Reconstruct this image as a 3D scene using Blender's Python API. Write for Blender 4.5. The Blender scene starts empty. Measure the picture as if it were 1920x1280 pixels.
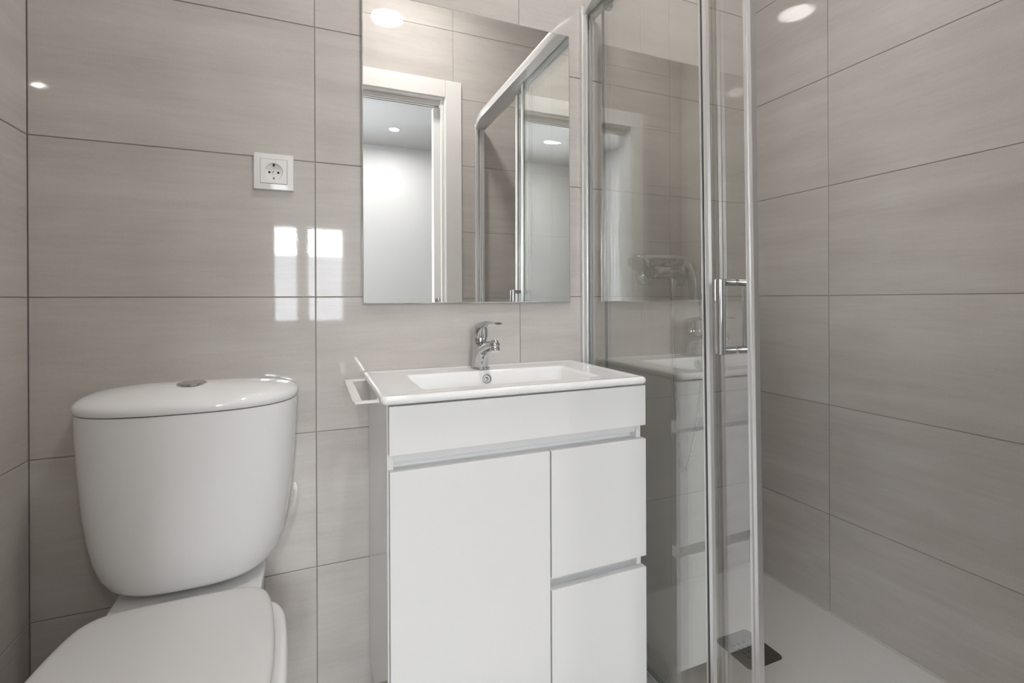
import bpy, bmesh, math, random
from mathutils import Vector, Matrix
random.seed(7)
SC = bpy.context.scene
COL = SC.collection

# ------------------------------------------------------------------ camera
CZ, CY0 = 0.9946, -1.2914
YAW, PITCH, ROLL = math.radians(22.2602), math.radians(-0.0495), math.radians(-0.2476)
fw = Vector((math.sin(YAW) * math.cos(PITCH), math.cos(YAW) * math.cos(PITCH), math.sin(PITCH)))
rt = Vector((math.cos(YAW), -math.sin(YAW), 0)); up = rt.cross(fw)
r2 = rt * math.cos(ROLL) + up * math.sin(ROLL); u2 = -rt * math.sin(ROLL) + up * math.cos(ROLL)
cd = bpy.data.cameras.new('camera'); cam = bpy.data.objects.new('camera', cd); COL.objects.link(cam)
cam.matrix_world = Matrix(((r2.x, u2.x, -fw.x, 0), (r2.y, u2.y, -fw.y, CY0), (r2.z, u2.z, -fw.z, CZ), (0, 0, 0, 1)))
cd.sensor_fit = 'HORIZONTAL'; cd.sensor_width = 36; cd.lens = 904.37 / 1920 * 36
cd.shift_y = -(640 - 562.61) / 1920; cd.clip_start = 0.02
SC.camera = cam

# ------------------------------------------------------------------ light and exposure
SKY = 40.0            # daylight outside the hallway window
LAMP = 138.0          # bathroom ceiling panel
SPOT = 930.0          # hallway downlight
HALL_FILL = 10.5           # added glowing panel, out of view, that brightens the hallway from the left
W = bpy.data.worlds.new('world'); SC.world = W; W.use_nodes = True
W.node_tree.nodes['Background'].inputs[0].default_value = (0.93, 0.97, 1, 1)
W.node_tree.nodes['Background'].inputs[1].default_value = SKY
SC.view_settings.view_transform = 'Standard'; SC.view_settings.look = 'None'
SC.view_settings.gamma = 1; SC.view_settings.use_curve_mapping = False
SC.view_settings.exposure = -0.05
pl = bpy.data.lights.new('window_portal', 'AREA'); pl.shape = 'RECTANGLE'; pl.size = 0.72; pl.size_y = 0.87; pl.cycles.is_portal = True
po = bpy.data.objects.new('window_portal', pl); COL.objects.link(po); po.location = (-0.0975, -3.59, 1.235); po.rotation_euler = (math.radians(90), 0, 0)   # sampling portal for the sky in the window opening
cy = SC.cycles
cy.use_denoising = True
cy.max_bounces = 14; cy.diffuse_bounces = 7; cy.glossy_bounces = 8; cy.transparent_max_bounces = 32
cy.sample_clamp_indirect = 120.0

# ------------------------------------------------------------------ materials
def principled(name, color, rough=0.4, metal=0.0, coat=0.0, **kw):
    m = bpy.data.materials.new(name); m.use_nodes = True
    b = m.node_tree.nodes['Principled BSDF']
    b.inputs['Base Color'].default_value = (*color, 1); b.inputs['Roughness'].default_value = rough
    b.inputs['Metallic'].default_value = metal; b.inputs['Coat Weight'].default_value = coat
    b.inputs['Coat Roughness'].default_value = 0.03
    for k, v in kw.items(): b.inputs[k].default_value = v
    return m
def node(nt, t, **kw):
    n = nt.nodes.new(t)
    for k, v in kw.items(): setattr(n, k, v)
    return n
def speckle(m, scale, amount, bump=0.0, stretch=(1, 1, 1)):
    """fine procedural mottling of the base colour, optional bump"""
    nt = m.node_tree; b = nt.nodes['Principled BSDF']; L = nt.links
    tc = node(nt, 'ShaderNodeTexCoord'); mp = node(nt, 'ShaderNodeMapping'); mp.inputs['Scale'].default_value = stretch
    nz = node(nt, 'ShaderNodeTexNoise'); nz.inputs['Scale'].default_value = scale; nz.inputs['Detail'].default_value = 3
    L.new(tc.outputs['Object'], mp.inputs[0]); L.new(mp.outputs[0], nz.inputs['Vector'])
    c = b.inputs['Base Color'].default_value[:3]
    mx = node(nt, 'ShaderNodeMix', data_type='RGBA')
    mx.inputs[6].default_value = (*[v * (1 - amount) for v in c], 1); mx.inputs[7].default_value = (*[min(1, v * (1 + amount)) for v in c], 1)
    L.new(nz.outputs[0], mx.inputs[0]); L.new(mx.outputs[2], b.inputs['Base Color'])
    if bump:
        bp = node(nt, 'ShaderNodeBump'); bp.inputs['Strength'].default_value = bump; bp.inputs['Distance'].default_value = 0.001
        L.new(nz.outputs[0], bp.inputs['Height']); L.new(bp.outputs[0], b.inputs['Normal'])
    return m

def tile_material(name, base, dark, light, rough):
    m = bpy.data.materials.new(name); m.use_nodes = True
    nt = m.node_tree; b = nt.nodes['Principled BSDF']; L = nt.links
    tc = node(nt, 'ShaderNodeTexCoord'); geo = node(nt, 'ShaderNodeNewGeometry')
    off = node(nt, 'ShaderNodeVectorMath', operation='MULTIPLY_ADD')
    comb = node(nt, 'ShaderNodeCombineXYZ')
    for i in range(3): L.new(geo.outputs['Random Per Island'], comb.inputs[i])
    L.new(comb.outputs[0], off.inputs[0]); off.inputs[1].default_value = (37, 23, 51); L.new(tc.outputs['Object'], off.inputs[2])
    def streak(scale, st, detail, rough_):
        mp = node(nt, 'ShaderNodeMapping'); mp.inputs['Scale'].default_value = st
        mp.inputs['Rotation'].default_value = (0.03, 0.035, 0)
        nz = node(nt, 'ShaderNodeTexNoise'); nz.inputs['Scale'].default_value = scale
        nz.inputs['Detail'].default_value = detail; nz.inputs['Roughness'].default_value = rough_
        nz.inputs['Distortion'].default_value = 0.25
        L.new(off.outputs[0], mp.inputs[0]); L.new(mp.outputs[0], nz.inputs['Vector']); return nz.outputs[0]
    a = streak(1.0, (2.0, 2.0, 17), 5, 0.55)       # long soft bands
    c = streak(1.0, (10, 10, 120), 3, 0.6)         # fine brushed lines
    d = streak(1.0, (420, 420, 420), 2, 0.6)       # grain
    e = streak(1.0, (5, 5, 7), 2, 0.5)             # cloudy patches
    def mathn(op, x, y):
        n = node(nt, 'ShaderNodeMath', operation=op)
        for i, v in enumerate((x, y)):
            if isinstance(v, (int, float)): n.inputs[i].default_value = v
            else: L.new(v, n.inputs[i])
        return n.outputs[0]
    s = mathn('ADD', mathn('ADD', mathn('MULTIPLY', a, 0.50), mathn('MULTIPLY', c, 0.22)),
              mathn('ADD', mathn('MULTIPLY', d, 0.30), mathn('MULTIPLY', e, 0.22)))
    rmp = node(nt, 'ShaderNodeValToRGB'); L.new(s, rmp.inputs[0])
    els = rmp.color_ramp.elements
    els[0].position = 0.44; els[0].color = (*dark, 1); els[1].position = 0.80; els[1].color = (*light, 1)
    mid = els.new(0.62); mid.color = (*base, 1)
    L.new(rmp.outputs[0], b.inputs['Base Color'])
    b.inputs['Roughness'].default_value = rough
    b.inputs['Specular IOR Level'].default_value = 0.5
    wv = streak(1.0, (260, 260, 260), 1, 0.5)
    bp = node(nt, 'ShaderNodeBump'); bp.inputs['Strength'].default_value = 0.03; bp.inputs['Distance'].default_value = 0.0005
    L.new(wv, bp.inputs['Height']); L.new(bp.outputs[0], b.inputs['Normal'])
    return m

M = {}
M['tile'] = tile_material('glazed_tile', (0.560, 0.526, 0.498), (0.488, 0.456, 0.428), (0.622, 0.593, 0.567), 0.025)
M['floor_tile'] = tile_material('floor_tile', (0.36, 0.33, 0.30), (0.28, 0.255, 0.23), (0.43, 0.40, 0.37), 0.35)
M['grout'] = speckle(principled('grout', (0.27, 0.25, 0.235), 0.85), 300, 0.15)
M['plaster'] = speckle(principled('white_plaster', (0.88, 0.88, 0.87), 0.8), 180, 0.02, 0.05)
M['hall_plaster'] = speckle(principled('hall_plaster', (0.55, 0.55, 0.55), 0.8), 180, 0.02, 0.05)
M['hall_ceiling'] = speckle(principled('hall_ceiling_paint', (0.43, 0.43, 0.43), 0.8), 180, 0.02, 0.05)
M['ceramic'] = speckle(principled('white_glazed_ceramic', (0.88, 0.88, 0.88), 0.05), 60, 0.008)
M['seat'] = speckle(principled('white_seat_plastic', (0.74, 0.73, 0.725), 0.2), 60, 0.01)
M['lacquer'] = speckle(principled('white_melamine', (0.785, 0.785, 0.785), 0.5, **{'Specular IOR Level': 0.3}), 500, 0.012)
M['gloss_lacquer'] = speckle(principled('white_gloss_melamine', (0.78, 0.78, 0.78), 0.09), 500, 0.01)
M['paint'] = speckle(principled('white_door_paint', (0.84, 0.83, 0.81), 0.35), 200, 0.01)
M['plastic'] = speckle(principled('white_socket_plastic', (0.84, 0.835, 0.82), 0.12), 200, 0.01)
M['dark'] = speckle(principled('black_recess', (0.006, 0.006, 0.006), 0.7), 200, 0.1)
M['brass'] = speckle(principled('earth_clip_metal', (0.30, 0.20, 0.12), 0.35, 1.0), 200, 0.1)
M['chrome'] = speckle(principled('polished_chrome', (0.60, 0.60, 0.61), 0.05, 1.0), 80, 0.01)
M['alu'] = speckle(principled('satin_aluminium', (0.84, 0.84, 0.84), 0.42, 0.9), 100, 0.01)
M['rubber'] = speckle(principled('dark_gasket', (0.05, 0.055, 0.055), 0.45), 200, 0.1)
M['hose'] = speckle(principled('hose_metal', (0.42, 0.42, 0.42), 0.22, 1.0), 100, 0.02)
M['tray'] = speckle(principled('matt_white_resin', (0.88, 0.875, 0.875), 0.5), 240, 0.05, 0.15)
M['bead'] = speckle(principled('sealant', (0.62, 0.60, 0.56), 0.5), 200, 0.03)
M['grate'] = speckle(principled('dark_grey_metal', (0.105, 0.096, 0.090), 0.45, 0.0), 300, 0.1)
M['mirror'] = speckle(principled('silvered_mirror', (0.93, 0.935, 0.93), 0.0, 1.0), 3, 0.002)
M['mirror_edge'] = speckle(principled('polished_mirror_edge', (0.70, 0.70, 0.66), 0.15, 0.6), 100, 0.02)
M['glass_edge'] = speckle(principled('green_glass_edge', (0.12, 0.20, 0.17), 0.12), 60, 0.3)
M['facade'] = speckle(principled('grey_render', (0.26, 0.265, 0.28), 0.9), 2, 0.1)

def glass_material():
    m = bpy.data.materials.new('clear_shower_glass'); m.use_nodes = True
    nt = m.node_tree; L = nt.links; nt.nodes.clear()
    out = node(nt, 'ShaderNodeOutputMaterial'); mix = node(nt, 'ShaderNodeMixShader')
    tr = node(nt, 'ShaderNodeBsdfTransparent'); gl = node(nt, 'ShaderNodeBsdfGlossy')
    tr.inputs[0].default_value = (0.976, 0.981, 0.974, 1); gl.inputs['Roughness'].default_value = 0.0
    gl.inputs[0].default_value = (0.99, 1.0, 0.995, 1)
    lw = node(nt, 'ShaderNodeLayerWeight'); lw.inputs[0].default_value = 0.5
    p = node(nt, 'ShaderNodeMath', operation='POWER'); p.inputs[1].default_value = 5
    ma = node(nt, 'ShaderNodeMath', operation='MULTIPLY_ADD'); ma.inputs[1].default_value = 1 - GLASS_F0; ma.inputs[2].default_value = GLASS_F0
    L.new(lw.outputs['Facing'], p.inputs[0]); L.new(p.outputs[0], ma.inputs[0]); L.new(ma.outputs[0], mix.inputs[0])
    L.new(tr.outputs[0], mix.inputs[1]); L.new(gl.outputs[0], mix.inputs[2]); L.new(mix.outputs[0], out.inputs[0])
    return m
GLASS_F0 = 0.19
M['glass'] = glass_material()
def emission(name, color, strength):
    m = bpy.data.materials.new(name); m.use_nodes = True
    b = m.node_tree.nodes['Principled BSDF']; b.inputs['Base Color'].default_value = (0.8, 0.8, 0.8, 1)
    b.inputs['Emission Color'].default_value = (*color, 1); b.inputs['Emission Strength'].default_value = strength
    return m
M['lamp'] = emission('lit_lamp_diffuser', (1, 0.97, 0.935), LAMP)
M['spot'] = emission('lit_downlight', (1, 0.97, 0.935), SPOT)
M['pane'] = emission('hall_fill_glow', (0.95, 0.98, 1), HALL_FILL)  # emission of the added hallway fill panel

# ------------------------------------------------------------------ mesh helpers (all in world metres)
BASE = {}
def finish(bm, ang=38):
    bmesh.ops.recalc_face_normals(bm, faces=bm.faces)
    for f in bm.faces: f.smooth = True
    for e in bm.edges:
        if len(e.link_faces) == 2:
            if e.calc_face_angle(0) > math.radians(ang): e.smooth = False
        else: e.smooth = False
def obj(name, bm, mats, parent=None, loc=None, ang=38, recalc=True, weighted=True):
    """link bm (world coordinates) as one object"""
    if not isinstance(mats, (list, tuple)): mats = [mats]
    if parent is not None: base = BASE[parent]
    elif loc is not None: base = Vector(loc)
    else: base = Vector((0, 0, 0))
    if recalc: finish(bm, ang)
    bmesh.ops.translate(bm, verts=bm.verts, vec=-base)
    me = bpy.data.meshes.new(name); bm.to_mesh(me); bm.free()
    for m in mats: me.materials.append(m)
    o = bpy.data.objects.new(name, me); COL.objects.link(o)
    if parent is not None: o.parent = parent
    else: o.location = base
    BASE[o] = base
    if weighted:
        w = o.modifiers.new('weighted_normals', 'WEIGHTED_NORMAL'); w.keep_sharp = True; w.weight = 90
    return o
def thing(name, loc, label, cat, group=None):
    o = bpy.data.objects.new(name, None); COL.objects.link(o); o.location = loc
    o.empty_display_size = 0.05; BASE[o] = Vector(loc); tag(o, label, cat, group); return o
def tag(o, label, cat, group=None):
    o['label'] = label; o['category'] = cat
    if group: o['group'] = group
    return o
def struct(o): o['kind'] = 'structure'; return o
def add_box(bm, a, b, bevel=0.0, seg=2, mat=0, edges=None):
    x0, x1 = sorted((a[0], b[0])); y0, y1 = sorted((a[1], b[1])); z0, z1 = sorted((a[2], b[2]))
    r = bmesh.ops.create_cube(bm, size=1.0); vs = r['verts']
    for v in vs:
        v.co = Vector((x0 + (v.co.x + .5) * (x1 - x0), y0 + (v.co.y + .5) * (y1 - y0), z0 + (v.co.z + .5) * (z1 - z0)))
    fs = {f for v in vs for f in v.link_faces}
    for f in fs: f.material_index = mat
    if bevel:
        es = list({e for v in vs for e in v.link_edges})
        if edges: es = [e for e in es if edges((e.verts[0].co + e.verts[1].co) / 2, (e.verts[1].co - e.verts[0].co).normalized())]
        bmesh.ops.bevel(bm, geom=es, offset=bevel, segments=seg, affect='EDGES', profile=0.5, clamp_overlap=True)
    return bm
def box(a, b, bevel=0.0, seg=2, edges=None): return add_box(bmesh.new(), a, b, bevel, seg, 0, edges)
def loft(bm, rings, cap0=True, cap1=True, mat=0):
    n = len(rings[0]); vr = [[bm.verts.new(p) for p in r] for r in rings]
    for a, b in zip(vr, vr[1:]):
        for i in range(n):
            f = bm.faces.new((a[i], a[(i + 1) % n], b[(i + 1) % n], b[i])); f.material_index = mat
    for c, r in ((cap0, vr[0]), (cap1, vr[-1])):
        if c:
            f = bm.faces.new(r); f.material_index = mat
    return bm
def frame_of(d):
    d = Vector(d).normalized(); a = Vector((0, 0, 1)) if abs(d.z) < 0.9 else Vector((1, 0, 0))
    u = d.cross(a).normalized(); return u, d.cross(u).normalized()
def lathe(bm, c, axis, prof, n=40, mat=0):
    """prof: (radius, distance along axis); closed at both ends"""
    c = Vector(c); ax = Vector(axis).normalized(); u, v = frame_of(ax)
    rings = [[c + ax * h + (u * math.cos(2 * math.pi * i / n) + v * math.sin(2 * math.pi * i / n)) * max(r, 1e-5) for i in range(n)] for r, h in prof]
    return loft(bm, rings, True, True, mat)
def sweep(bm, pts, radii, n=20, mat=0, flat=None, upv=None):
    """tube along pts; radii number or list of r or (ru, rv)"""
    pts = [Vector(p) for p in pts]; rings = []
    u = None
    for i, p in enumerate(pts):
        d = (pts[min(i + 1, len(pts) - 1)] - pts[max(i - 1, 0)]).normalized()
        if upv is not None:
            u = d.cross(Vector(upv)).normalized(); v = u.cross(d).normalized()
        else:
            if u is None: u, v = frame_of(d)
            else:
                u = (u - d * u.dot(d)).normalized(); v = d.cross(u).normalized()
        r = radii[i] if isinstance(radii, (list, tuple)) else radii
        ru, rv = r if isinstance(r, (list, tuple)) else (r, r)
        rings.append([p + u * math.cos(2 * math.pi * k / n) * ru + v * math.sin(2 * math.pi * k / n) * rv for k in range(n)])
    return loft(bm, rings, True, True, mat)
def catmull(pts, k=6, closed=False):
    pts = [Vector(p) for p in pts]; out = []; n = len(pts)
    for i in range(n if closed else n - 1):
        g = (lambda j: pts[j % n]) if closed else (lambda j: pts[min(max(j, 0), n - 1)])
        p0, p1, p2, p3 = g(i - 1), g(i), g(i + 1), g(i + 2)
        for s in range(k):
            t = s / k
            out.append(0.5 * ((2 * p1) + (p2 - p0) * t + (2 * p0 - 5 * p1 + 4 * p2 - p3) * t * t + (3 * p1 - p0 - 3 * p2 + p3) * t ** 3))
    if not closed: out.append(pts[-1])
    return out
def rounded_rect(x0, x1, y0, y1, r, k=5):
    out = []
    for cx, cy_, a in ((x1 - r, y1 - r, 0), (x0 + r, y1 - r, 90), (x0 + r, y0 + r, 180), (x1 - r, y0 + r, 270)):
        for i in range(k + 1):
            t = math.radians(a + 90 * i / k); out.append((cx + r * math.cos(t), cy_ + r * math.sin(t)))
    return out
def frange_rects(us, vs, holes):
    """cells between joints minus hole rectangles"""
    cells = []
    for a, b in zip(us, us[1:]):
        for c, d in zip(vs, vs[1:]):
            rs = [(a, b, c, d)]
            for (h0, h1, k0, k1) in holes:
                new = []
                for (p, q, s, t) in rs:
                    if q <= h0 or p >= h1 or t <= k0 or s >= k1: new.append((p, q, s, t)); continue
                    if s < k0: new.append((p, q, s, k0))
                    if t > k1: new.append((p, q, k1, t))
                    m0, m1 = max(s, k0), min(t, k1)
                    if p < h0: new.append((p, h0, m0, m1))
                    if q > h1: new.append((h1, q, m0, m1))
                rs = new
            cells += rs
    return [c for c in cells if c[1] - c[0] > 0.004 and c[3] - c[2] > 0.004]
def tiled(name, us, vs, P, nrm, holes=(), thick=0.09, gap=0.0009, bev=0.0013, tilt=0.0007, mats=None):
    """wall of bevelled tiles: P(u, v, h) -> world point, h = height above the tile face plane"""
    bm = bmesh.new()
    cells = frange_rects(us, vs, holes)
    for (a, b, c, d) in cells:
        tu, tv = random.uniform(-tilt, tilt), random.uniform(-tilt, tilt)
        mu, mv = (a + b) / 2, (c + d) / 2
        def q(u, v, h): return P(u, v, h + (u - mu) * tu + (v - mv) * tv)
        rings = []
        for ins, h in ((gap, -0.003), (gap, -bev), (gap + bev * 0.35, -bev * 0.35), (gap + bev, 0.0)):
            rings.append([q(a + ins, c + ins, h), q(b - ins, c + ins, h), q(b - ins, d - ins, h), q(a + ins, d - ins, h)])
        loft(bm, rings, False, True, 0)
    # grout bed and wall body behind it
    e = 0.0 if name == 'floor' else 0.05
    for (a, b, c, d) in frange_rects([us[0] - e, us[-1] + e], [vs[0] - e, vs[-1]], holes):
        pts = [P(u, v, h) for h in (-0.0016, -thick) for (u, v) in ((a, c), (b, c), (b, d), (a, d))]
        v8 = [bm.verts.new(p) for p in pts]
        for idx in ((0, 1, 2, 3), (7, 6, 5, 4), (0, 4, 5, 1), (1, 5, 6, 2), (2, 6, 7, 3), (3, 7, 4, 0)):
            bm.faces.new([v8[i] for i in idx]).material_index = 1
    return struct(obj(name, bm, mats or [M['tile'], M['grout']]))

# ------------------------------------------------------------------ room shell
XL, XR, YF, ZC = -0.5443, 1.4538, -1.08, 2.62
T = 0.3345
zs = [k * T for k in range(8)] + [ZC]
WT = 0.10                                    # thickness of the door wall
DX0, DX1, DZ = -0.165, 0.600, 1.995          # door opening
tiled('wall_back', [XL, 0.0025, 0.5542, 1.1007, XR], zs, lambda u, v, h: (u, -h, v), (0, -1, 0))
tiled('wall_left', [-1.08, -0.845, -0.2936, 0], zs, lambda u, v, h: (XL + h, u, v), (1, 0, 0))
tiled('wall_right', [-1.08, -0.845, -0.2936, 0], zs, lambda u, v, h: (XR - h, u, v), (-1, 0, 0))
tiled('wall_front', [XL, -0.455, 0.0965, 0.648, 1.1995, XR], zs, lambda u, v, h: (u, YF + h, v), (0, 1, 0), holes=[(DX0 - .03, DX1 + .03, -1, DZ + .03)], thick=0.05)
fl = tiled('floor', [XL, -0.36, 0.09, 0.54, 0.99, XR], [-1.08, -0.90, -0.45, 0.0], lambda u, v, h: (u, v, h), (0, 0, 1), mats=[M['floor_tile'], M['grout']], tilt=0)
struct(obj('ceiling', box((XL - .09, YF - .02, ZC), (XR + .09, .09, ZC + .06)), M['plaster']))
# hallway behind the camera, seen in the mirror and through the glass
HX0, HX1, HY, HZ = -1.15, 2.10, -3.40, 2.45
WX = [(-0.42, -0.135), (-0.035, 0.225)]; WZ0, WZ1 = 0.80, 1.67
bm = bmesh.new()
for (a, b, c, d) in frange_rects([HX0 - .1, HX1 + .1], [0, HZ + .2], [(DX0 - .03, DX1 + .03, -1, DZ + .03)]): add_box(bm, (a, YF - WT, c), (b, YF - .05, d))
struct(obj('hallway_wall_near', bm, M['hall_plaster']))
bm = bmesh.new()
for (a, b, c, d) in frange_rects([HX0 - .1, HX1 + .1], [0, HZ + .2], [(WX[0][0] - .04, WX[1][1] + .04, WZ0, WZ1)]): add_box(bm, (a, HY - .18, c), (b, HY, d))
struct(obj('hallway_wall_far', bm, M['hall_plaster']))
bm = bmesh.new(); W2 = (-2.38, -1.36, 1.0, 2.1)  # wall opening made for the added fill panel
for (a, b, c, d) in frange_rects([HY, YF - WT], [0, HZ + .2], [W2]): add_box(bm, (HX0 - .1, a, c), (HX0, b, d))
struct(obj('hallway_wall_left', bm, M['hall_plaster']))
w2 = struct(obj('hall_fill_panel', add_box(add_box(add_box(add_box(bmesh.new(), (HX0 - .09, W2[0], W2[2]), (HX0 - .03, W2[0] + .04, W2[3])), (HX0 - .09, W2[1] - .04, W2[2]), (HX0 - .03, W2[1], W2[3])),
    (HX0 - .09, W2[0] + .04, W2[2]), (HX0 - .03, W2[1] - .04, W2[2] + .04)), (HX0 - .09, W2[0] + .04, W2[3] - .04), (HX0 - .03, W2[1] - .04, W2[3])), M['paint']))  # frame of the added fill panel, unseen by the camera
obj('pane', box((HX0 - .07, W2[0] + .04, W2[2] + .04), (HX0 - .06, W2[1] - .04, W2[3] - .04)), M['pane'], w2)  # added emitter that fills the hallway with soft light
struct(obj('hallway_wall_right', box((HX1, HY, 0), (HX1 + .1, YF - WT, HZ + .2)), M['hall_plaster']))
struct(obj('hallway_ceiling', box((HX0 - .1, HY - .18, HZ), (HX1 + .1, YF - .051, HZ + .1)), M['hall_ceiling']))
struct(obj('hallway_floor', box((HX0 - .1, HY - .18, -.1), (HX1 + .1, YF - .001, 0)), M['floor_tile']))
wn = struct(obj('window_1', add_box(add_box(add_box(add_box(add_box(bmesh.new(),
    (WX[0][0] - .04, HY - .12, WZ0), (WX[0][0], HY - .06, WZ1)), (WX[1][1], HY - .12, WZ0), (WX[1][1] + .04, HY - .06, WZ1)),
    (WX[0][1], HY - .12, WZ0), (WX[1][0], HY - .06, WZ1)), (WX[0][0], HY - .12, WZ0), (WX[1][1], HY - .06, WZ0 + .03)),
    (WX[0][0], HY - .12, WZ1 - .02), (WX[1][1], HY - .06, WZ1)), M['paint']))
facade = struct(obj('neighbouring_wall', box((-8, -9.3, -3), (8, -8.9, 1.86)), M['facade']))

# door frame with sliding track
d1 = struct(obj('door_1', bmesh.new(), M['paint']))
bm = bmesh.new()
add_box(bm, (DX1, YF - WT - .004, 0), (DX1 + .024, YF + .004, DZ), .001, 1)
add_box(bm, (DX0 - .024, YF - WT - .004, 0), (DX0, YF + .004, DZ), .001, 1)
add_box(bm, (DX0 - .024, YF - WT - .004, DZ), (DX1 + .024, YF + .004, DZ + .022), .001, 1)
obj('jamb_lining', bm, M['paint'], d1)
for nm, a, b in (('casing_board', (DX1 + .004, YF + .001, 0), (DX1 + .086, YF + .014, DZ + .088)),
                 ('casing_board', (DX0 - .086, YF + .001, 0), (DX0 - .004, YF + .014, DZ + .088)),
                 ('casing_board', (DX0 - .0035, YF + .001, DZ + .004), (DX1 + .0035, YF + .0135, DZ + .088)),
                 ('casing_board', (DX1 + .004, YF - WT - .014, 0), (DX1 + .086, YF - WT - .001, DZ + .088)),
                 ('casing_board', (DX0 - .086, YF - WT - .014, 0), (DX0 - .004, YF - WT - .001, DZ + .088)),
                 ('casing_board', (DX0 - .0035, YF - WT - .0135, DZ + .004), (DX1 + .0035, YF - WT - .001, DZ + .088))):
    obj(nm, box(a, b, .002, 2), M['paint'], d1)
bm = bmesh.new()
add_box(bm, (DX0, YF - .082, DZ - .022), (DX1 - .013, YF - .036, DZ - .0005), .001, 1)
tk = obj('sliding_track', bm, M['paint'], d1)
for y in (YF - .048, YF - .070):
    obj('track_slot', box((DX0 + .001, y - .004, DZ - .0224), (DX1 - .014, y + .004, DZ - .0214)), M['grate'], tk)
obj('jamb_stop', box((DX1 - .012, YF - .034, 0), (DX1 - .0005, YF - .010, DZ - .0005), .002), M['paint'], d1)
obj('jamb_post', box((DX1 - .040, YF - WT - .004, 0), (DX1 - .0005, YF - .060, DZ - .023), .002), M['paint'], d1)
bm = bmesh.new(); lathe(bm, (DX1 - .021, YF - .0605, .993), (0, 1, 0), [(.013, 0), (.013, .003), (.010, .006), (0, .007)], 28)
add_box(bm, (DX1 - .024, YF - .0565, .975), (DX1 - .016, YF - .050, 1.011), .003)
obj('latch', bm, M['chrome'], d1)

# ------------------------------------------------------------------ lamps
lt = thing('ceiling_light', (0.39, -0.615, ZC), 'round flush ceiling lamp lit white above the bathroom', 'ceiling lamp')
bm = bmesh.new(); lathe(bm, (0.39, -0.615, ZC - .0005), (0, 0, -1), [(.102, 0), (.102, .012), (.098, .018), (.091, .020), (.088, .018), (.088, .0)])
obj('rim', bm, M['paint'], lt)
bm = bmesh.new(); lathe(bm, (0.39, -0.615, ZC - .0165), (0, 0, -1), [(.0875, 0), (.0865, .002), (.0, .003)])
obj('diffuser', bm, M['lamp'], lt)
def downlight(x, y, label):
    dl = thing('downlight', (x, y, HZ), label, 'ceiling lamp', 'hallway downlights')
    bm = bmesh.new(); lathe(bm, (x, y, HZ - .0005), (0, 0, -1), [(.045, 0), (.045, .003), (.040, .006), (.034, .004), (.034, 0)])
    obj('rim', bm, M['paint'], dl)
    bm = bmesh.new(); lathe(bm, (x, y, HZ - .002), (0, 0, -1), [(.0335, 0), (.0335, .001), (0, .002)])
    obj('bulb', bm, M['spot'], dl)
downlight(0.635, -2.91, 'small recessed ceiling downlight seen through the doorway in the mirror')
downlight(-0.46, -2.72, 'small recessed ceiling downlight glinting in the mirrored shower glass')

# ------------------------------------------------------------------ wall mirror
MX0, MX1, MZ0, MZ1 = 0.1135, 0.7145, 0.9865, 1.7885
mi = thing('wall_mirror', (0.414, -0.002, MZ0), 'large frameless rectangular mirror on the tiled wall above the washbasin', 'mirror')
obj('backing_board', box((MX0 + .012, -.0005, MZ0 + .012), (MX1 - .012, -.0065, MZ1 - .012)), M['dark'], mi)
bm = bmesh.new()
ring = lambda i, y: [(MX0 + i, y, MZ0 + i), (MX1 - i, y, MZ0 + i), (MX1 - i, y, MZ1 - i), (MX0 + i, y, MZ1 - i)]
loft(bm, [ring(0, -.0067), ring(0, -.0105), ring(.0026, -.0118)], True, False, 1)
loft(bm, [ring(.0026, -.0118), ring(.2, -.0118)], False, True, 0)
bmesh.ops.remove_doubles(bm, verts=bm.verts, dist=1e-6)
obj('mirror_glass', bm, [M['mirror'], M['mirror_edge']], mi, ang=2)

# ------------------------------------------------------------------ power socket
SX, SZ = -0.0890, 1.3031
so = thing('power_socket', (SX, 0, SZ), 'white square wall socket on the tiles left of the mirror', 'socket')
hw = .0430
bm = bmesh.new()
sq = lambda h, y: [(SX - h, y, SZ - h), (SX + h, y, SZ - h), (SX + h, y, SZ + h), (SX - h, y, SZ + h)]
loft(bm, [sq(hw, -.0005), sq(hw, -.0065), sq(hw - .0012, -.0085), sq(.0300, -.0105), sq(.0291, -.0098), sq(.0291, -.004)], True, True)
obj('frame', bm, M['plastic'], so, ang=25)
def circ(r, y, n=48): return [(SX + r * math.cos(2 * math.pi * i / n), y, SZ + r * math.sin(2 * math.pi * i / n)) for i in range(n)]
def squircle(h, y, n=48):
    out = []
    for i in range(n):
        a = 2 * math.pi * i / n; c, s = math.cos(a), math.sin(a); k = h / max(abs(c), abs(s)); out.append((SX + c * k, y, SZ + s * k))
    return out
bm = bmesh.new()
loft(bm, [squircle(.0286, -.0045), squircle(.0286, -.0108), squircle(.0280, -.0114), circ(.0203, -.0114), circ(.0194, -.0106), circ(.0187, -.0052)], True, True)
ins = obj('cover_insert', bm, M['plastic'], so, ang=30)
for dx in (-.0095, .0095):
    bm = bmesh.new(); lathe(bm, (SX + dx, -.0050, SZ - .001), (0, -1, 0), [(.0026, 0), (.0026, .0006), (.0018, .0008), (0, .0008)], 20); obj('pin_hole', bm, M['dark'], ins)
bm = bmesh.new(); lathe(bm, (SX, -.0050, SZ - .001), (0, -1, 0), [(.0030, 0), (.0030, .0010), (.0022, .0014), (0, .0014)], 20)
obj('fixing_screw', bm, M['chrome'], ins)
for s in (-1, 1):
    bm = bmesh.new(); add_box(bm, (SX - .0019, -.0050, SZ + s * .0130), (SX + .0019, -.0098, SZ + s * .0191), .0006, 1)
    obj('earth_clip', bm, M['brass'] if s < 0 else M['dark'], ins)

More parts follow.
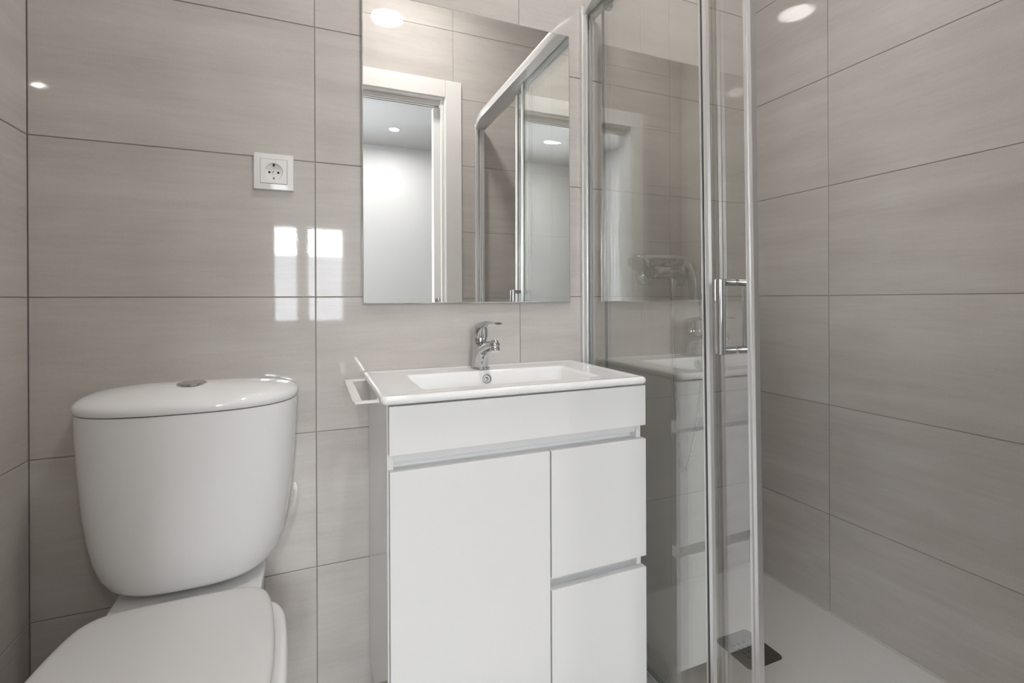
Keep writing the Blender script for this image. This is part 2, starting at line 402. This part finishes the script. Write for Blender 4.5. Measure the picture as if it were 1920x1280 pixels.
# ------------------------------------------------------------------ vanity cabinet
VX0, VX1, VYF, VZ0, VZ1 = 0.128, 0.7225, -0.355, 0.080, 0.7955
va = thing('vanity_cabinet', (0.425, -0.17, VZ0), 'white handleless vanity cabinet under the washbasin with one door and two drawers', 'cabinet')
yb = VYF + .0185
bm = bmesh.new(); t = .0125
add_box(bm, (VX0, -.002, VZ0), (VX0 + t, yb, VZ1), .0006, 1); add_box(bm, (VX1 - t, -.002, VZ0), (VX1, yb, VZ1), .0006, 1)
add_box(bm, (VX0 + t, -.002, VZ0), (VX1 - t, yb, VZ0 + t)); add_box(bm, (VX0 + t, -.002, VZ0 + t), (VX1 - t, -.010, VZ1))
add_box(bm, (.4655, -.010, VZ0 + t), (.4765, yb, .655)); 
obj('carcass', bm, M['gloss_lacquer'], va)
def handle_channel(x0, x1, z0, z1):
    """recessed grip profile: curved lip under the upper front, plate behind"""
    bm = bmesh.new()
    g = z1 - z0
    prof = [(yb + .0015, z1 + .006), (yb + .0015, z1 - .004), (yb + .0030, z1 - .50 * g), (yb + .0060, z1 - .66 * g), (yb + .0110, z1 - .72 * g), (yb + .024, z1 - .74 * g),
            (yb + .024, z0 - .003), (yb + .0003, z0 - .003), (yb + .0003, z0 - .006), (yb + .028, z0 - .006), (yb + .028, z1 + .006)]
    loft(bm, [[(x0, y, z) for y, z in prof], [(x1, y, z) for y, z in prof]]); return bm
obj('grip_channel', handle_channel(VX0 + t + .0003, VX1 - t - .0003, .666, .6975), M['lacquer'], va)
obj('grip_channel', handle_channel(.4770, VX1 - t - .0003, .3625, .3890), M['lacquer'], va)
def front(x0, x1, z0, z1, top_chamfer=False):
    bm = bmesh.new(); add_box(bm, (x0, VYF, z0), (x1, yb - .0008, z1), .0008, 2); return bm
obj('fascia_panel', front(.1300, .7235, .6975, .7915), M['lacquer'], va)
obj('door', front(.1310, .4705, .0830, .6660), M['lacquer'], va)
obj('drawer', front(.4740, .7240, .3890, .6655), M['lacquer'], va)
obj('drawer', front(.4740, .7240, .0830, .3620), M['lacquer'], va)
for x in (VX0 + .04, VX1 - .04):
    for y in (-.045, -.30):
        bm = bmesh.new(); lathe(bm, (x, y, 0.0003), (0, 0, 1), [(.022, 0), (.022, .006), (.015, .010), (.015, VZ0 - .0006)], 24); obj('foot', bm, M['alu'], va)

# ------------------------------------------------------------------ washbasin
BX0, BX1, BY0, BY1, BZ = 0.1140, 0.7245, -0.0015, -0.3640, 0.8125
ba = thing('washbasin', (0.419, -0.18, 0.795), 'white ceramic washbasin slab with a wide rectangular bowl on the vanity', 'washbasin')
bm = bmesh.new()
def rr(i, z, r, dz=0): return [(x, y, z) for x, y in rounded_rect(BX0 + i, BX1 - i, BY1 + i, BY0 - i, max(r, .002), 6)]
def bowl(x0, x1, yb_, yf, r, z): return [(x, y, z) for x, y in rounded_rect(x0, x1, yf, yb_, r, 6)]
rings = [rr(.012, .7960, .006), rr(.004, .7962, .010), rr(.001, .7990, .012), rr(0, .8040, .012), rr(.0012, .8090, .012), rr(.004, .8118, .011), rr(.008, BZ, .010),
         rr(.014, .8121, .009), rr(.022, .8108, .008), rr(.030, .8104, .008),
         bowl(.205, .640, -.088, -.300, .016, .8098), bowl(.208, .637, -.091, -.297, .016, .8080), bowl(.211, .632, -.0935, -.294, .018, .8020),
         bowl(.222, .622, -.100, -.288, .022, .770), bowl(.240, .608, -.110, -.278, .030, .728), bowl(.262, .590, -.122, -.266, .034, .714), bowl(.36, .48, -.165, -.215, .02, .7075)]
loft(bm, rings, False, True)
# underside skirt
loft(bm, [rr(.012, .7960, .006), bowl(.185, .66, -.07, -.32, .03, .7958), bowl(.200, .645, -.085, -.31, .03, .75), bowl(.25, .60, -.115, -.275, .03, .700)], False, True)
bmesh.ops.remove_doubles(bm, verts=bm.verts, dist=1e-6)
body = obj('basin_body', bm, M['ceramic'], ba, ang=60)
bm = bmesh.new(); oc, od = Vector((.4165, -.0980, .7880)), Vector((0, -.96, .28)).normalized()
lathe(bm, oc, od, [(.0125, -.004), (.0130, .001), (.0118, .0032), (.0098, .0036), (.0088, .0020), (.0084, -.003)], 36); obj('overflow_ring', bm, M['chrome'], ba)
bm = bmesh.new(); lathe(bm, oc, od, [(.0082, -.006), (.0082, -.0024), (0, -.0022)], 24); obj('overflow_hole', bm, M['dark'], ba)
bm = bmesh.new(); lathe(bm, oc + od * .0005 + Vector((-.001, 0, 0)), od, [(.0052, -.003), (.0052, .0012), (.004, .0022), (0, .0024)], 24); obj('overflow_plug', bm, M['chrome'], ba)
bm = bmesh.new(); lathe(bm, (.42, -.19, .7068), (0, 0, 1), [(.030, 0), (.031, .002), (.027, .0036), (.020, .0042), (0, .005)], 32); obj('waste_cover', bm, M['chrome'], ba)

# ------------------------------------------------------------------ basin tap
TX, TY, TZ = 0.412, -0.0560, 0.8106
tp = thing('basin_tap', (TX, TY, TZ), 'small chrome single lever mixer tap standing on the washbasin', 'tap')
bm = bmesh.new(); lathe(bm, (TX, TY, TZ), (0, 0, 1), [(.0255, 0), (.0262, .0015), (.0255, .004), (.0225, .0052), (.020, .0054)], 40); obj('base_ring', bm, M['chrome'], tp)
bm = bmesh.new()
# trunk and spout as one casting
rings = []
for k, (h, rx, ry0, ry1) in enumerate(((.005, .0225, .0225, .0225), (.018, .0218, .0212, .0245), (.032, .0210, .0200, .0330), (.043, .0205, .0195, .0450), (.053, .0202, .0193, .0520), (.060, .0200, .0192, .0440), (.066, .0196, .0190, .0290), (.0700, .0188, .0185, .0195))):
    ring_ = []
    for i in range(36):
        a = 2 * math.pi * i / 36; s = math.sin(a)
        ring_.append((TX + rx * math.cos(a), TY + (s * ry0 if s > 0 else s * ry1), TZ + h + (0.0 if s > 0 else s * -.000)))
    rings.append(ring_)
loft(bm, rings)
sp = catmull([(TX, TY - .012, TZ + .046), (TX, TY - .045, TZ + .057), (TX, TY - .080, TZ + .067), (TX, TY - .108, TZ + .0725)], 5)
sweep(bm, sp, [(.0185 - .0060 * i / (len(sp) - 1), .0165 - .0060 * i / (len(sp) - 1)) for i in range(len(sp))], 24, upv=(0, 0, 1))
body = obj('tap_body', bm, M['chrome'], tp, ang=50)
bm = bmesh.new(); an = Vector((0, -.34, -.94)).normalized(); ac = Vector((TX, TY - .110, TZ + .0765))
lathe(bm, ac, an, [(.003, -.0085), (.0095, -.006), (.0132, 0), (.0142, .005), (.0138, .010), (.0122, .0112), (.0122, .0190), (.0110, .0215), (.0085, .0215), (0, .0205)], 32)
obj('aerator', bm, M['chrome'], tp)
bm = bmesh.new(); lathe(bm, (TX, TY, TZ + .0695), (0, .06, 1), [(.0185, 0), (.0192, .002), (.0192, .012), (.0182, .0135)], 36); obj('collar', bm, M['chrome'], tp)
bm = bmesh.new()
dome = []
for (h, rx, ry0, ry1) in ((.083, .0205, .0205, .0205), (.094, .0212, .0212, .0222), (.106, .0202, .0195, .0245), (.115, .0172, .0150, .0260), (.121, .0115, .0075, .0260), (.1240, .0050, .0010, .0220)):
    dome.append([(TX + rx * math.cos(2 * math.pi * i / 32), TY - .001 + (math.sin(2 * math.pi * i / 32) * (ry0 if math.sin(2 * math.pi * i / 32) > 0 else ry1)), TZ + h) for i in range(32)])
loft(bm, dome)
lv = catmull([(TX, TY - .004, TZ + .112), (TX, TY - .035, TZ + .121), (TX, TY - .070, TZ + .1255), (TX, TY - .105, TZ + .1265), (TX, TY - .142, TZ + .1265)], 5)
n_ = len(lv)
sweep(bm, lv, [((.0185 - .0090 * min(1, 1.5 * i / (n_ - 1)), .0095 - .0066 * min(1, 1.4 * i / (n_ - 1)))) for i in range(n_)], 20, upv=(0, 0, 1))
lever = obj('lever', bm, M['chrome'], tp, ang=50)
bm = bmesh.new(); lathe(bm, (TX, TY - .0215, TZ + .1010), (0, -1, .1), [(.0030, -.002), (.0030, .0008), (0, .0010)], 16); obj('indicator_cap', bm, M['dark'], lever)

# ------------------------------------------------------------------ towel bar on the basin edge
tb = thing('towel_bar', (.090, -.18, .7985), 'white flat U-shaped towel bar on the left edge of the washbasin', 'towel bar')
bm = bmesh.new()
out = [(.1150, -.0420), (.0680, -.0420), (.0670, -.0430), (.0670, -.3200), (.0700, -.3270), (.0760, -.3290), (.1150, -.3290)]
inn = [(.1150, -.0540), (.0840, -.0540), (.0838, -.0542), (.0838, -.3060), (.0840, -.3120), (.0845, -.3160), (.1150, -.3160)]
for zz0, zz1 in ((.7968, .8005),):
    A0 = [bm.verts.new((x, y, zz0)) for x, y in out]; B0 = [bm.verts.new((x, y, zz0)) for x, y in inn]
    A1 = [bm.verts.new((x, y, zz1)) for x, y in out]; B1 = [bm.verts.new((x, y, zz1)) for x, y in inn]
    for i in range(len(out) - 1):
        for q in ((A0[i], A0[i + 1], B0[i + 1], B0[i]), (A1[i], B1[i], B1[i + 1], A1[i + 1]), (A0[i], A1[i], A1[i + 1], A0[i + 1]), (B0[i], B0[i + 1], B1[i + 1], B1[i])): bm.faces.new(q)
    for i in (0, -1): bm.faces.new((A0[i], B0[i], B1[i], A1[i]))
obj('bar', bm, M['paint'], tb)
for y in (-.048, -.3225):
    obj('bracket', box((.1118, y - .009, .7962), (.1150, y + .009, .8030), .001), M['paint'], tb)

# ------------------------------------------------------------------ toilet
QX = -0.2470
to = thing('toilet', (QX, -0.32, 0), 'white close-coupled toilet with rounded cistern in the left corner', 'toilet')
def dshape(w, d, z, n=2.7, yb=-.006, N=44, cx=QX):
    pts = []
    for i in range(N + 1):
        a = math.pi * i / N; c, s = math.cos(a), math.sin(a)
        r = (abs(c) ** n + abs(s) ** n) ** (-1 / n)
        pts.append((cx + w * c * r, yb - (d + yb) * s * r, z))
    return pts
bm = bmesh.new()
tank = [(.3990, .118, .100), (.4000, .130, .113), (.4060, .146, .1275), (.4180, .1585, .138), (.440, .1705, .1465), (.470, .1800, .1525), (.51, .1875, .157), (.57, .1955, .161), (.65, .2020, .1645), (.73, .2060, .1660), (.7705, .2065, .1660)]
loft(bm, [dshape(w, d, z) for z, w, d in tank])
ci = obj('cistern', bm, M['ceramic'], to, ang=55)
bm = bmesh.new()
lid = [(.7725, .2040, .1640), (.7730, .2075, .1672), (.7780, .2097, .1690), (.7840, .2097, .1690), (.7895, .2075, .1670), (.7950, .2020, .1620), (.8000, .1930, .1540), (.8055, .1760, .1420), (.8110, .1480, .1250), (.8155, .1150, .1080), (.8185, .0800, .0900), (.8200, .0400, .0700)]
loft(bm, [dshape(w, d, z, yb=-.0055 if w > .18 else -.0055 - (.18 - w) * .30) for z, w, d in lid])
obj('cistern_lid', bm, M['ceramic'], ci, ang=55)
bm = bmesh.new(); lathe(bm, (QX + .004, -.0800, .8172), (0, 0, 1), [(.0275, 0), (.0275, .0032), (.0262, .0046), (.0240, .0048), (.0232, .0040), (.0228, .0044), (0, .0052)], 40)
obj('flush_button', bm, M['chrome'], ci)
def egg(pts, z, inset=0.0, cx=QX + .004):
    """pts: (half width, y) from back centre to front centre"""
    P = catmull([(w, y, 0) for w, y in pts], 5)
    full = [(p.x, p.y) for p in P] + [(-p.x, p.y) for p in reversed(P[1:-1])]
    if inset:
        c = sum(p[1] for p in full) / len(full); my = max(p[1] for p in full); ny = min(p[1] for p in full); mw = max(p[0] for p in full)
        kx = (mw - inset) / mw; ky = ((my - ny) / 2 - inset) / ((my - ny) / 2); mid = (my + ny) / 2
        full = [(x * kx, mid + (y - mid) * ky) for x, y in full]
    return [(cx + x, y, z) for x, y in full]
lidp = [(0, -.1700), (.070, -.1705), (.115, -.1740), (.142, -.1900), (.157, -.2180), (.1680, -.275), (.1755, -.350), (.1790, -.430), (.174, -.505), (.150, -.570), (.105, -.612), (.050, -.632), (0, -.636)]
rimp = [(0, -.165), (.080, -.166), (.140, -.172), (.167, -.187), (.184, -.222), (.192, -.280), (.197, -.360), (.198, -.435), (.190, -.515), (.163, -.585), (.115, -.628), (.055, -.650), (0, -.655)]
bm = bmesh.new()
loft(bm, [egg(rimp, z, i) for z, i in ((.3740, .030), (.3790, .012), (.3770, .004), (.3700, 0), (.3450, .002), (.330, .006), (.300, .020), (.24, .045), (.17, .068), (.08, .080), (.0, .078))])
# deck that carries the cistern and the rear body
deck = lambda w, y0, y1, z, r=.03: [(x + QX + .004, y, z) for x, y in rounded_rect(-w, w, y1, y0, r, 5)]
loft(bm, [deck(.140, -.0030, -.23, z, .02) for z in (.0,)] + [deck(.128, -.0030, -.30, .20, .02), deck(.130, -.0030, -.29, .33, .02), deck(.136, -.0030, -.255, .380, .02), deck(.134, -.0045, -.250, .3850, .02), deck(.128, -.008, -.245, .3862, .02)])
bowl_ = obj('bowl', bm, M['ceramic'], to, ang=55)
bm = bmesh.new(); loft(bm, [deck(.050, -.025, -.070, .3863, .02), deck(.050, -.025, -.070, .3988, .02)]); obj('cistern_gasket', bm, M['ceramic'], to)
bm = bmesh.new()
loft(bm, [egg(lidp, z, i) for z, i in ((.3878, .008), (.3880, .003), (.3900, .0005), (.3950, -.001), (.3972, .001), (.3980, .004))]); obj('seat', bm, M['seat'], to, ang=45)
bm = bmesh.new()
loft(bm, [egg(lidp, z, i) for z, i in ((.3990, .006), (.3995, .0025), (.4020, .0005), (.4070, 0), (.4110, .0018), (.4140, .006), (.4155, .014), (.4166, .040), (.4172, .090))]); obj('seat_lid', bm, M['seat'], to, ang=45)
for s in (-1, 1):
    bm = bmesh.new(); sweep(bm, [(QX + .004 + s * .06, -.1640, .393), (QX + .004 + s * .10, -.1640, .393)], .006, 16); obj('hinge', bm, M['seat'], to)

# ------------------------------------------------------------------ shower tray, drain
TRX0, TZT = 0.7560, 0.0350
tr = thing('shower_tray', (1.105, -.54, 0), 'wide matt white shower tray filling the floor behind the glass screen', 'shower tray')
DRX0, DRX1, DRY0, DRY1 = 1.0390, 1.1590, -.3715, -.2480
bm = bmesh.new()
def O(i, z): return [(x, y, z) for x, y in rounded_rect(TRX0 + i, XR - .001 - i, -1.0785 + i, -.0015 - i, .003, 6)]
Q = rounded_rect(DRX0 - .0015, DRX1 + .0015, DRY0 - .0015, DRY1 + .0015, .0155, 6)
loft(bm, [O(0, .0005), O(0, .0325), O(.0012, .0348), O(.0030, TZT), [(x, y, TZT - .0015) for x, y in Q], [(x, y, TZT - .010) for x, y in Q]], True, True)
obj('tray_body', bm, M['tray'], tr)
bm = bmesh.new()
for a, b, n_ in (((XR - .0005, -1.078), (XR - .0005, -.001), (-1, 0)), ((XR - .001, -.0005), (.80, -.0005), (0, -1))):
    p0, p1 = Vector((*a, TZT)), Vector((*b, TZT)); nn = Vector((*n_, 0))
    pr = [(0, -.002), (0, .006), (.0012, .0052), (.0040, .0016), (.0055, -.002)]
    loft(bm, [[p0 + nn * d + Vector((0, 0, h)) for d, h in pr], [p1 + nn * d + Vector((0, 0, h)) for d, h in pr]])
obj('sealant_bead', bm, M['bead'], tr)
gx, gy = (DRX0 + DRX1) / 2, (DRY0 + DRY1) / 2
dc = thing('drain_cover', (gx, gy, TZT - .009), 'square dark grey drain cover with punched holes in the shower tray', 'drain cover')
bm = bmesh.new(); hz = TZT - .0006; hole = .0115; pitch = .0165; nh = 4
hs = [(gx + (i - (nh - 1) / 2) * pitch - hole / 2, gx + (i - (nh - 1) / 2) * pitch + hole / 2, gy + (j - (nh - 1) / 2) * pitch - hole / 2, gy + (j - (nh - 1) / 2) * pitch + hole / 2) for i in range(nh) for j in range(nh)]
half = (nh / 2) * pitch
xs = sorted({gx - half, gx + half, *[h[0] for h in hs], *[h[1] for h in hs]}); ys = sorted({gy - half, gy + half, *[h[2] for h in hs], *[h[3] for h in hs]})
for a, b in zip(xs, xs[1:]):
    for c, d in zip(ys, ys[1:]):
        mx_, my_ = (a + b) / 2, (c + d) / 2
        if any(h[0] < mx_ < h[1] and h[2] < my_ < h[3] for h in hs): continue
        add_box(bm, (a, c, hz - .003), (b, d, hz))
rrp = rounded_rect(DRX0, DRX1, DRY0, DRY1, .014, 6)
n4 = len(rrp)
top = [Vector((x, y, hz)) for x, y in rrp]
def sqp(p):
    dx, dy = p.x - gx, p.y - gy; k = half / max(abs(dx), abs(dy)); return Vector((gx + dx * k, gy + dy * k, p.z))
inner = [sqp(p) for p in top]
bot = [Vector((p.x, p.y, hz - .006)) for p in top]; ib = [Vector((p.x, p.y, hz - .006)) for p in inner]
loft(bm, [ib, inner, top, bot], False, False)
obj('cover_plate', bm, M['grate'], dc, ang=30)
bm = bmesh.new(); add_box(bm, (gx - half - .002, gy - half - .002, TZT - .0095), (gx + half + .002, gy + half + .002, hz - .0065)); obj('drain_opening', bm, M['dark'], dc)
bm = bmesh.new(); bpos = ((DRX0 + .0125, gy + .003), (DRX1 - .0125, gy - .003))
for x, y in bpos:
    bm = bmesh.new(); lathe(bm, (x, y, hz - .001), (0, 0, 1), [(.0035, 0), (.0035, .0012), (0, .0013)], 16); obj('screw_hole', bm, M['dark'], dc)

# ------------------------------------------------------------------ shower screen
GX = 0.7720                                   # fixed pane
DXG = 0.7900                                  # sliding pane
LEAN = 0.0125
def lean(bm):
    for v in bm.verts: v.co.y += LEAN * (v.co.z - 1.0)
    return bm
ss = thing('shower_screen', (0.775, -.54, TZT), 'chrome framed glass shower screen with a sliding door beside the vanity', 'shower screen')
def wall_profile(y0, s):
    bm = bmesh.new()
    add_box(bm, (.7565, y0, TZT + .001), (.7865, y0 + s * .012, 1.890), .002, 2)
    add_box(bm, (.7600, y0 + s * .0121, TZT + .001), (.7680, y0 + s * .030, 1.862), .0015, 2)
    add_box(bm, (.7760, y0 + s * .0121, TZT + .001), (.7830, y0 + s * .030, 1.862), .0015, 2)
    return bm
obj('wall_profile', wall_profile(-.0012, -1), M['alu'], ss)
bm = wall_profile(YF + .0012, 1); add_box(bm, (.784, YF + .031, TZT + .03), (.796, YF + .043, 1.855), .001)
obj('wall_profile', bm, M['alu'], ss)
# top rail, bowed towards the room, tapering into both wall profiles
bm = bmesh.new(); rings = []; N = 60
for i in range(N + 1):
    s = i / N; y = -.002 + s * (YF + .004)
    e = min(s, 1 - s) * abs(YF)
    k = min(1.0, e / .20); bow = .006 + .034 * math.sin(k * math.pi / 2)
    drop = .030 * (1 - min(1, e / .055)) ** 2
    x0, x1, z0, z1 = GX - .004 - bow, .803, 1.856, 1.898 - drop
    zm = z1 - .010
    rings.append([(x1, y, z0), (x1, y, z1 - .004), (x1 - .004, y, z1), ((x0 + x1) / 2, y, z1), (x0 + .012, y, z1 - .001), (x0 + .005, y, z1 - .006), (x0 + .0012, y, z1 - .014), (x0, y, z1 - .022 + drop * .6), (x0 + .001, y, z0 + .004), (x0 + .003, y, z0)])
loft(bm, rings); obj('top_rail', bm, M['alu'], ss, ang=50)
bm = bmesh.new()
add_box(bm, (.7600, -.0315, TZT + .0004), (.8000, YF + .0445, TZT + .010), .001, 1)
add_box(bm, (.7660, -.0315, TZT + .010), (.7705, YF + .0445, TZT + .027), .001, 1)
add_box(bm, (.7805, -.0315, TZT + .010), (.7845, YF + .0445, TZT + .022), .001, 1)
obj('bottom_rail', bm, M['alu'], ss)
def pane(x, y0, y1, z0, z1, th=.006):
    bm = bmesh.new()
    a, b = x - th / 2, x + th / 2
    v = [bm.verts.new(p) for p in ((a, y0, z0), (a, y1, z0), (a, y1, z1), (a, y0, z1), (b, y0, z0), (b, y1, z0), (b, y1, z1), (b, y0, z1))]
    for k, idx in enumerate(((0, 1, 2, 3), (4, 7, 6, 5), (0, 4, 5, 1), (1, 5, 6, 2), (2, 6, 7, 3), (3, 7, 4, 0))):
        bm.faces.new([v[i] for i in idx]).material_index = 0 if k < 2 else 1
    return lean(bm)
FY = -.4900
fp = obj('fixed_panel', pane(GX, -.0200, FY, TZT + .027, 1.856), [M['glass'], M['glass_edge']], ss, ang=10)
bm = bmesh.new(); add_box(bm, (GX - .0055, FY - .0045, TZT + .028), (GX + .0055, FY - .0003, 1.853), .0010, 2)
add_box(bm, (GX - .0050, FY - .0095, TZT + .028), (GX + .0050, FY - .0200, 1.853), .0015, 2)
obj('edge_strip', lean(bm), M['alu'], fp)
bm = bmesh.new(); add_box(bm, (GX - .0036, FY - .0046, TZT + .028), (GX + .0046, FY - .0094, 1.853), .0003, 1); obj('brush_seal', lean(bm), M['rubber'], fp)
DY0, DY1 = -.0850, -.5900
sd = obj('sliding_door', pane(DXG, DY0, DY1, TZT + .012, 1.848), [M['glass'], M['glass_edge']], ss, ang=10)
bm = bmesh.new()
add_box(bm, (DXG - .0070, DY1 - .0005, TZT + .012), (DXG + .0070, DY1 - .0070, 1.848), .0015, 2)
add_box(bm, (DXG - .0035, DY1 - .0069, TZT + .012), (DXG + .0040, DY1 - .0105, 1.848), .0003, 1)
add_box(bm, (DXG - .0070, DY1 - .0106, TZT + .012), (DXG + .0070, DY1 - .0190, 1.848), .0015, 2)
obj('closing_profile', lean(bm), M['alu'], sd)
bm = bmesh.new(); add_box(bm, (DXG - .0052, -.1000, TZT + .02), (DXG - .0032, -.0880, 1.845), .0005, 1); obj('sealing_strip', lean(bm), M['rubber'], sd)
# pull handle on both faces of the sliding door
HYY = -.5570
bm = bmesh.new()
for x, r in ((.7500, .0102), (.8230, .0090)):
    p = [(x, HYY, .8835), (x, HYY, 1.0345)]
    lathe(bm, p[0], (0, 0, 1), [(r - .0015, 0), (r, .0015), (r, .1495), (r - .0015, .151)], 28)
for z in (.8905, 1.0275):
    lathe(bm, (.7510, HYY, z), (1, 0, 0), [(.0074, 0), (.0074, .0345), (.0066, .0350)], 24)
    lathe(bm, (.7945, HYY, z), (1, 0, 0), [(.0066, 0), (.0074, .0005), (.0074, .0280)], 24)
obj('pull_handle', bm, M['chrome'], sd)
for y in (-.108, -.52):
    for z in (1.848, .0640):
        bm = bmesh.new(); lathe(bm, (DXG - .006, y + LEAN * .8, z), (1, 0, 0), [(.010, 0), (.0125, .001), (.0125, .020), (.010, .022)], 24)
        add_box(bm, (DXG + .004, y + LEAN * .8 - .006, z - .012), (DXG + .012, y + LEAN * .8 + .006, z + .008), .001)
        obj('roller', bm, M['grate'], sd)

# ------------------------------------------------------------------ shower mixer, handset, hose
MXC, MYC, MZC = 1.060, -.0560, 1.0800
sm = thing('shower_mixer', (MXC, 0, MZC), 'chrome wall mounted shower mixer on the tiles behind the glass', 'shower mixer')
bm = bmesh.new()
lathe(bm, (MXC - .082, MYC, MZC), (1, 0, 0), [(.018, 0), (.0215, .003), (.0225, .012), (.0225, .058), (.0240, .064), (.0250, .082), (.0240, .100), (.0225, .106), (.0225, .152), (.0215, .161), (.018, .164)], 36)
lathe(bm, (MXC, MYC - .010, MZC + .002), (0, -1, .12), [(.0215, 0), (.0225, .010), (.0225, .026), (.0215, .030)], 36)
lathe(bm, (MXC + .002, MYC, MZC - .020), (0, 0, -1), [(.0120, 0), (.0120, .012), (.0098, .014), (.0098, .024)], 24)
mb = obj('mixer_body', bm, M['chrome'], sm, ang=45)
for x in (MXC - .068, MXC + .068):
    bm = bmesh.new(); lathe(bm, (x, -.0008, MZC - .008), (0, -1, .16), [(.0340, 0), (.0335, .006), (.0280, .013), (.0200, .017), (.0150, .020), (.0150, .050)], 36); obj('rosette', bm, M['chrome'], sm)
bm = bmesh.new()
lvp = catmull([(MXC + .001, MYC - .030, MZC + .017), (MXC + .001, MYC - .056, MZC + .016), (MXC + .001, MYC - .078, MZC - .004), (MXC + .002, MYC - .088, MZC - .035), (MXC + .002, MYC - .090, MZC - .070), (MXC + .002, MYC - .087, MZC - .086)], 6)
n_ = len(lvp)
sweep(bm, lvp, [(.0225 - .010 * i / (n_ - 1), .013 - .008 * min(1, 1.3 * i / (n_ - 1))) for i in range(n_)], 22, upv=(1, 0, 0))
lathe(bm, (MXC + .001, MYC - .038, MZC + .004), (0, -1, .1), [(.020, 0), (.0235, .004), (.0235, .020), (.018, .030), (.006, .034)], 30)
obj('lever', bm, M['chrome'], sm, ang=50)
bm = bmesh.new(); add_box(bm, (MXC - .035, MYC - .014, MZC + .019), (MXC - .015, MYC + .012, MZC + .035), .004, 2); obj('handset_cradle', bm, M['chrome'], sm)

hsd = thing('shower_handset', (.99, -.075, 1.115), 'chrome hand shower lying across the top of the shower mixer', 'hand shower')
bm = bmesh.new()
hp_ = catmull([(.925, -.066, 1.117), (.955, -.066, 1.1235), (1.00, -.066, 1.1255), (1.06, -.068, 1.1255), (1.105, -.071, 1.1225), (1.126, -.074, 1.116), (1.136, -.076, 1.102)], 6)
n_ = len(hp_); sweep(bm, hp_, [.0115 - .0015 * math.sin(math.pi * i / (n_ - 1)) - .002 * (i / (n_ - 1)) ** 3 for i in range(n_)], 24)
obj('handle', bm, M['chrome'], hsd, ang=50)
bm = bmesh.new(); hn = Vector((-.62, -.25, -.74)).normalized(); hc = Vector((.926, -.068, 1.112))
lathe(bm, hc - hn * .012, hn, [(.008, -.008), (.014, -.002), (.024, .006), (.0325, .013), (.0350, .019), (.0350, .026), (.033, .028), (.031, .0275)], 40)
hd = obj('spray_head', bm, M['chrome'], hsd, ang=45)
bm = bmesh.new(); lathe(bm, hc + hn * .0155, hn, [(.0312, 0), (.0312, .0015), (.027, .0028), (0, .0032)], 40); obj('spray_face', bm, M['hose'], hd)
# hose: up from the mixer outlet, hanging loop, back to the handset
ctrl = [(MXC + .002, MYC, MZC - .044), (MXC + .003, MYC, MZC - .10), (1.068, -.050, .86), (1.084, -.040, .70), (1.098, -.036, .56), (1.106, -.036, .475), (1.113, -.037, .437), (1.124, -.039, .432), (1.135, -.043, .450),
        (1.153, -.052, .54), (1.168, -.062, .68), (1.172, -.070, .82), (1.160, -.075, .96), (1.143, -.076, 1.06), (1.1365, -.0758, 1.098)]
pth = catmull(ctrl, 40)
# resample evenly for the ribbing
acc = [0.0]
for a, b in zip(pth, pth[1:]): acc.append(acc[-1] + (b - a).length)
step = .0016; pts = []; j = 0
for k in range(int(acc[-1] / step) + 1):
    s = k * step
    while j < len(acc) - 2 and acc[j + 1] < s: j += 1
    f = (s - acc[j]) / max(1e-9, acc[j + 1] - acc[j]); pts.append(pth[j].lerp(pth[j + 1], f))
hs_ = thing('shower_hose', (1.11, -.05, .43), 'ribbed chrome shower hose hanging in a loop below the mixer', 'hose')
bm = bmesh.new(); sweep(bm, pts, [.0062 if k % 4 < 2 else .0050 for k in range(len(pts))], 12); obj('ribbed_tube', bm, M['hose'], hs_, ang=70)
bm = bmesh.new(); lathe(bm, (MXC + .002, MYC, MZC - .042), (0, 0, -1), [(.0085, 0), (.0092, .003), (.0092, .018), (.0070, .022)], 20); obj('hose_nut', bm, M['chrome'], hs_)
bm = bmesh.new(); lathe(bm, (1.1370, -.0757, 1.102), (.11, 0, -1), [(.0085, 0), (.0090, .003), (.0080, .022), (.0062, .034)], 20); obj('hose_nut', bm, M['chrome'], hs_)
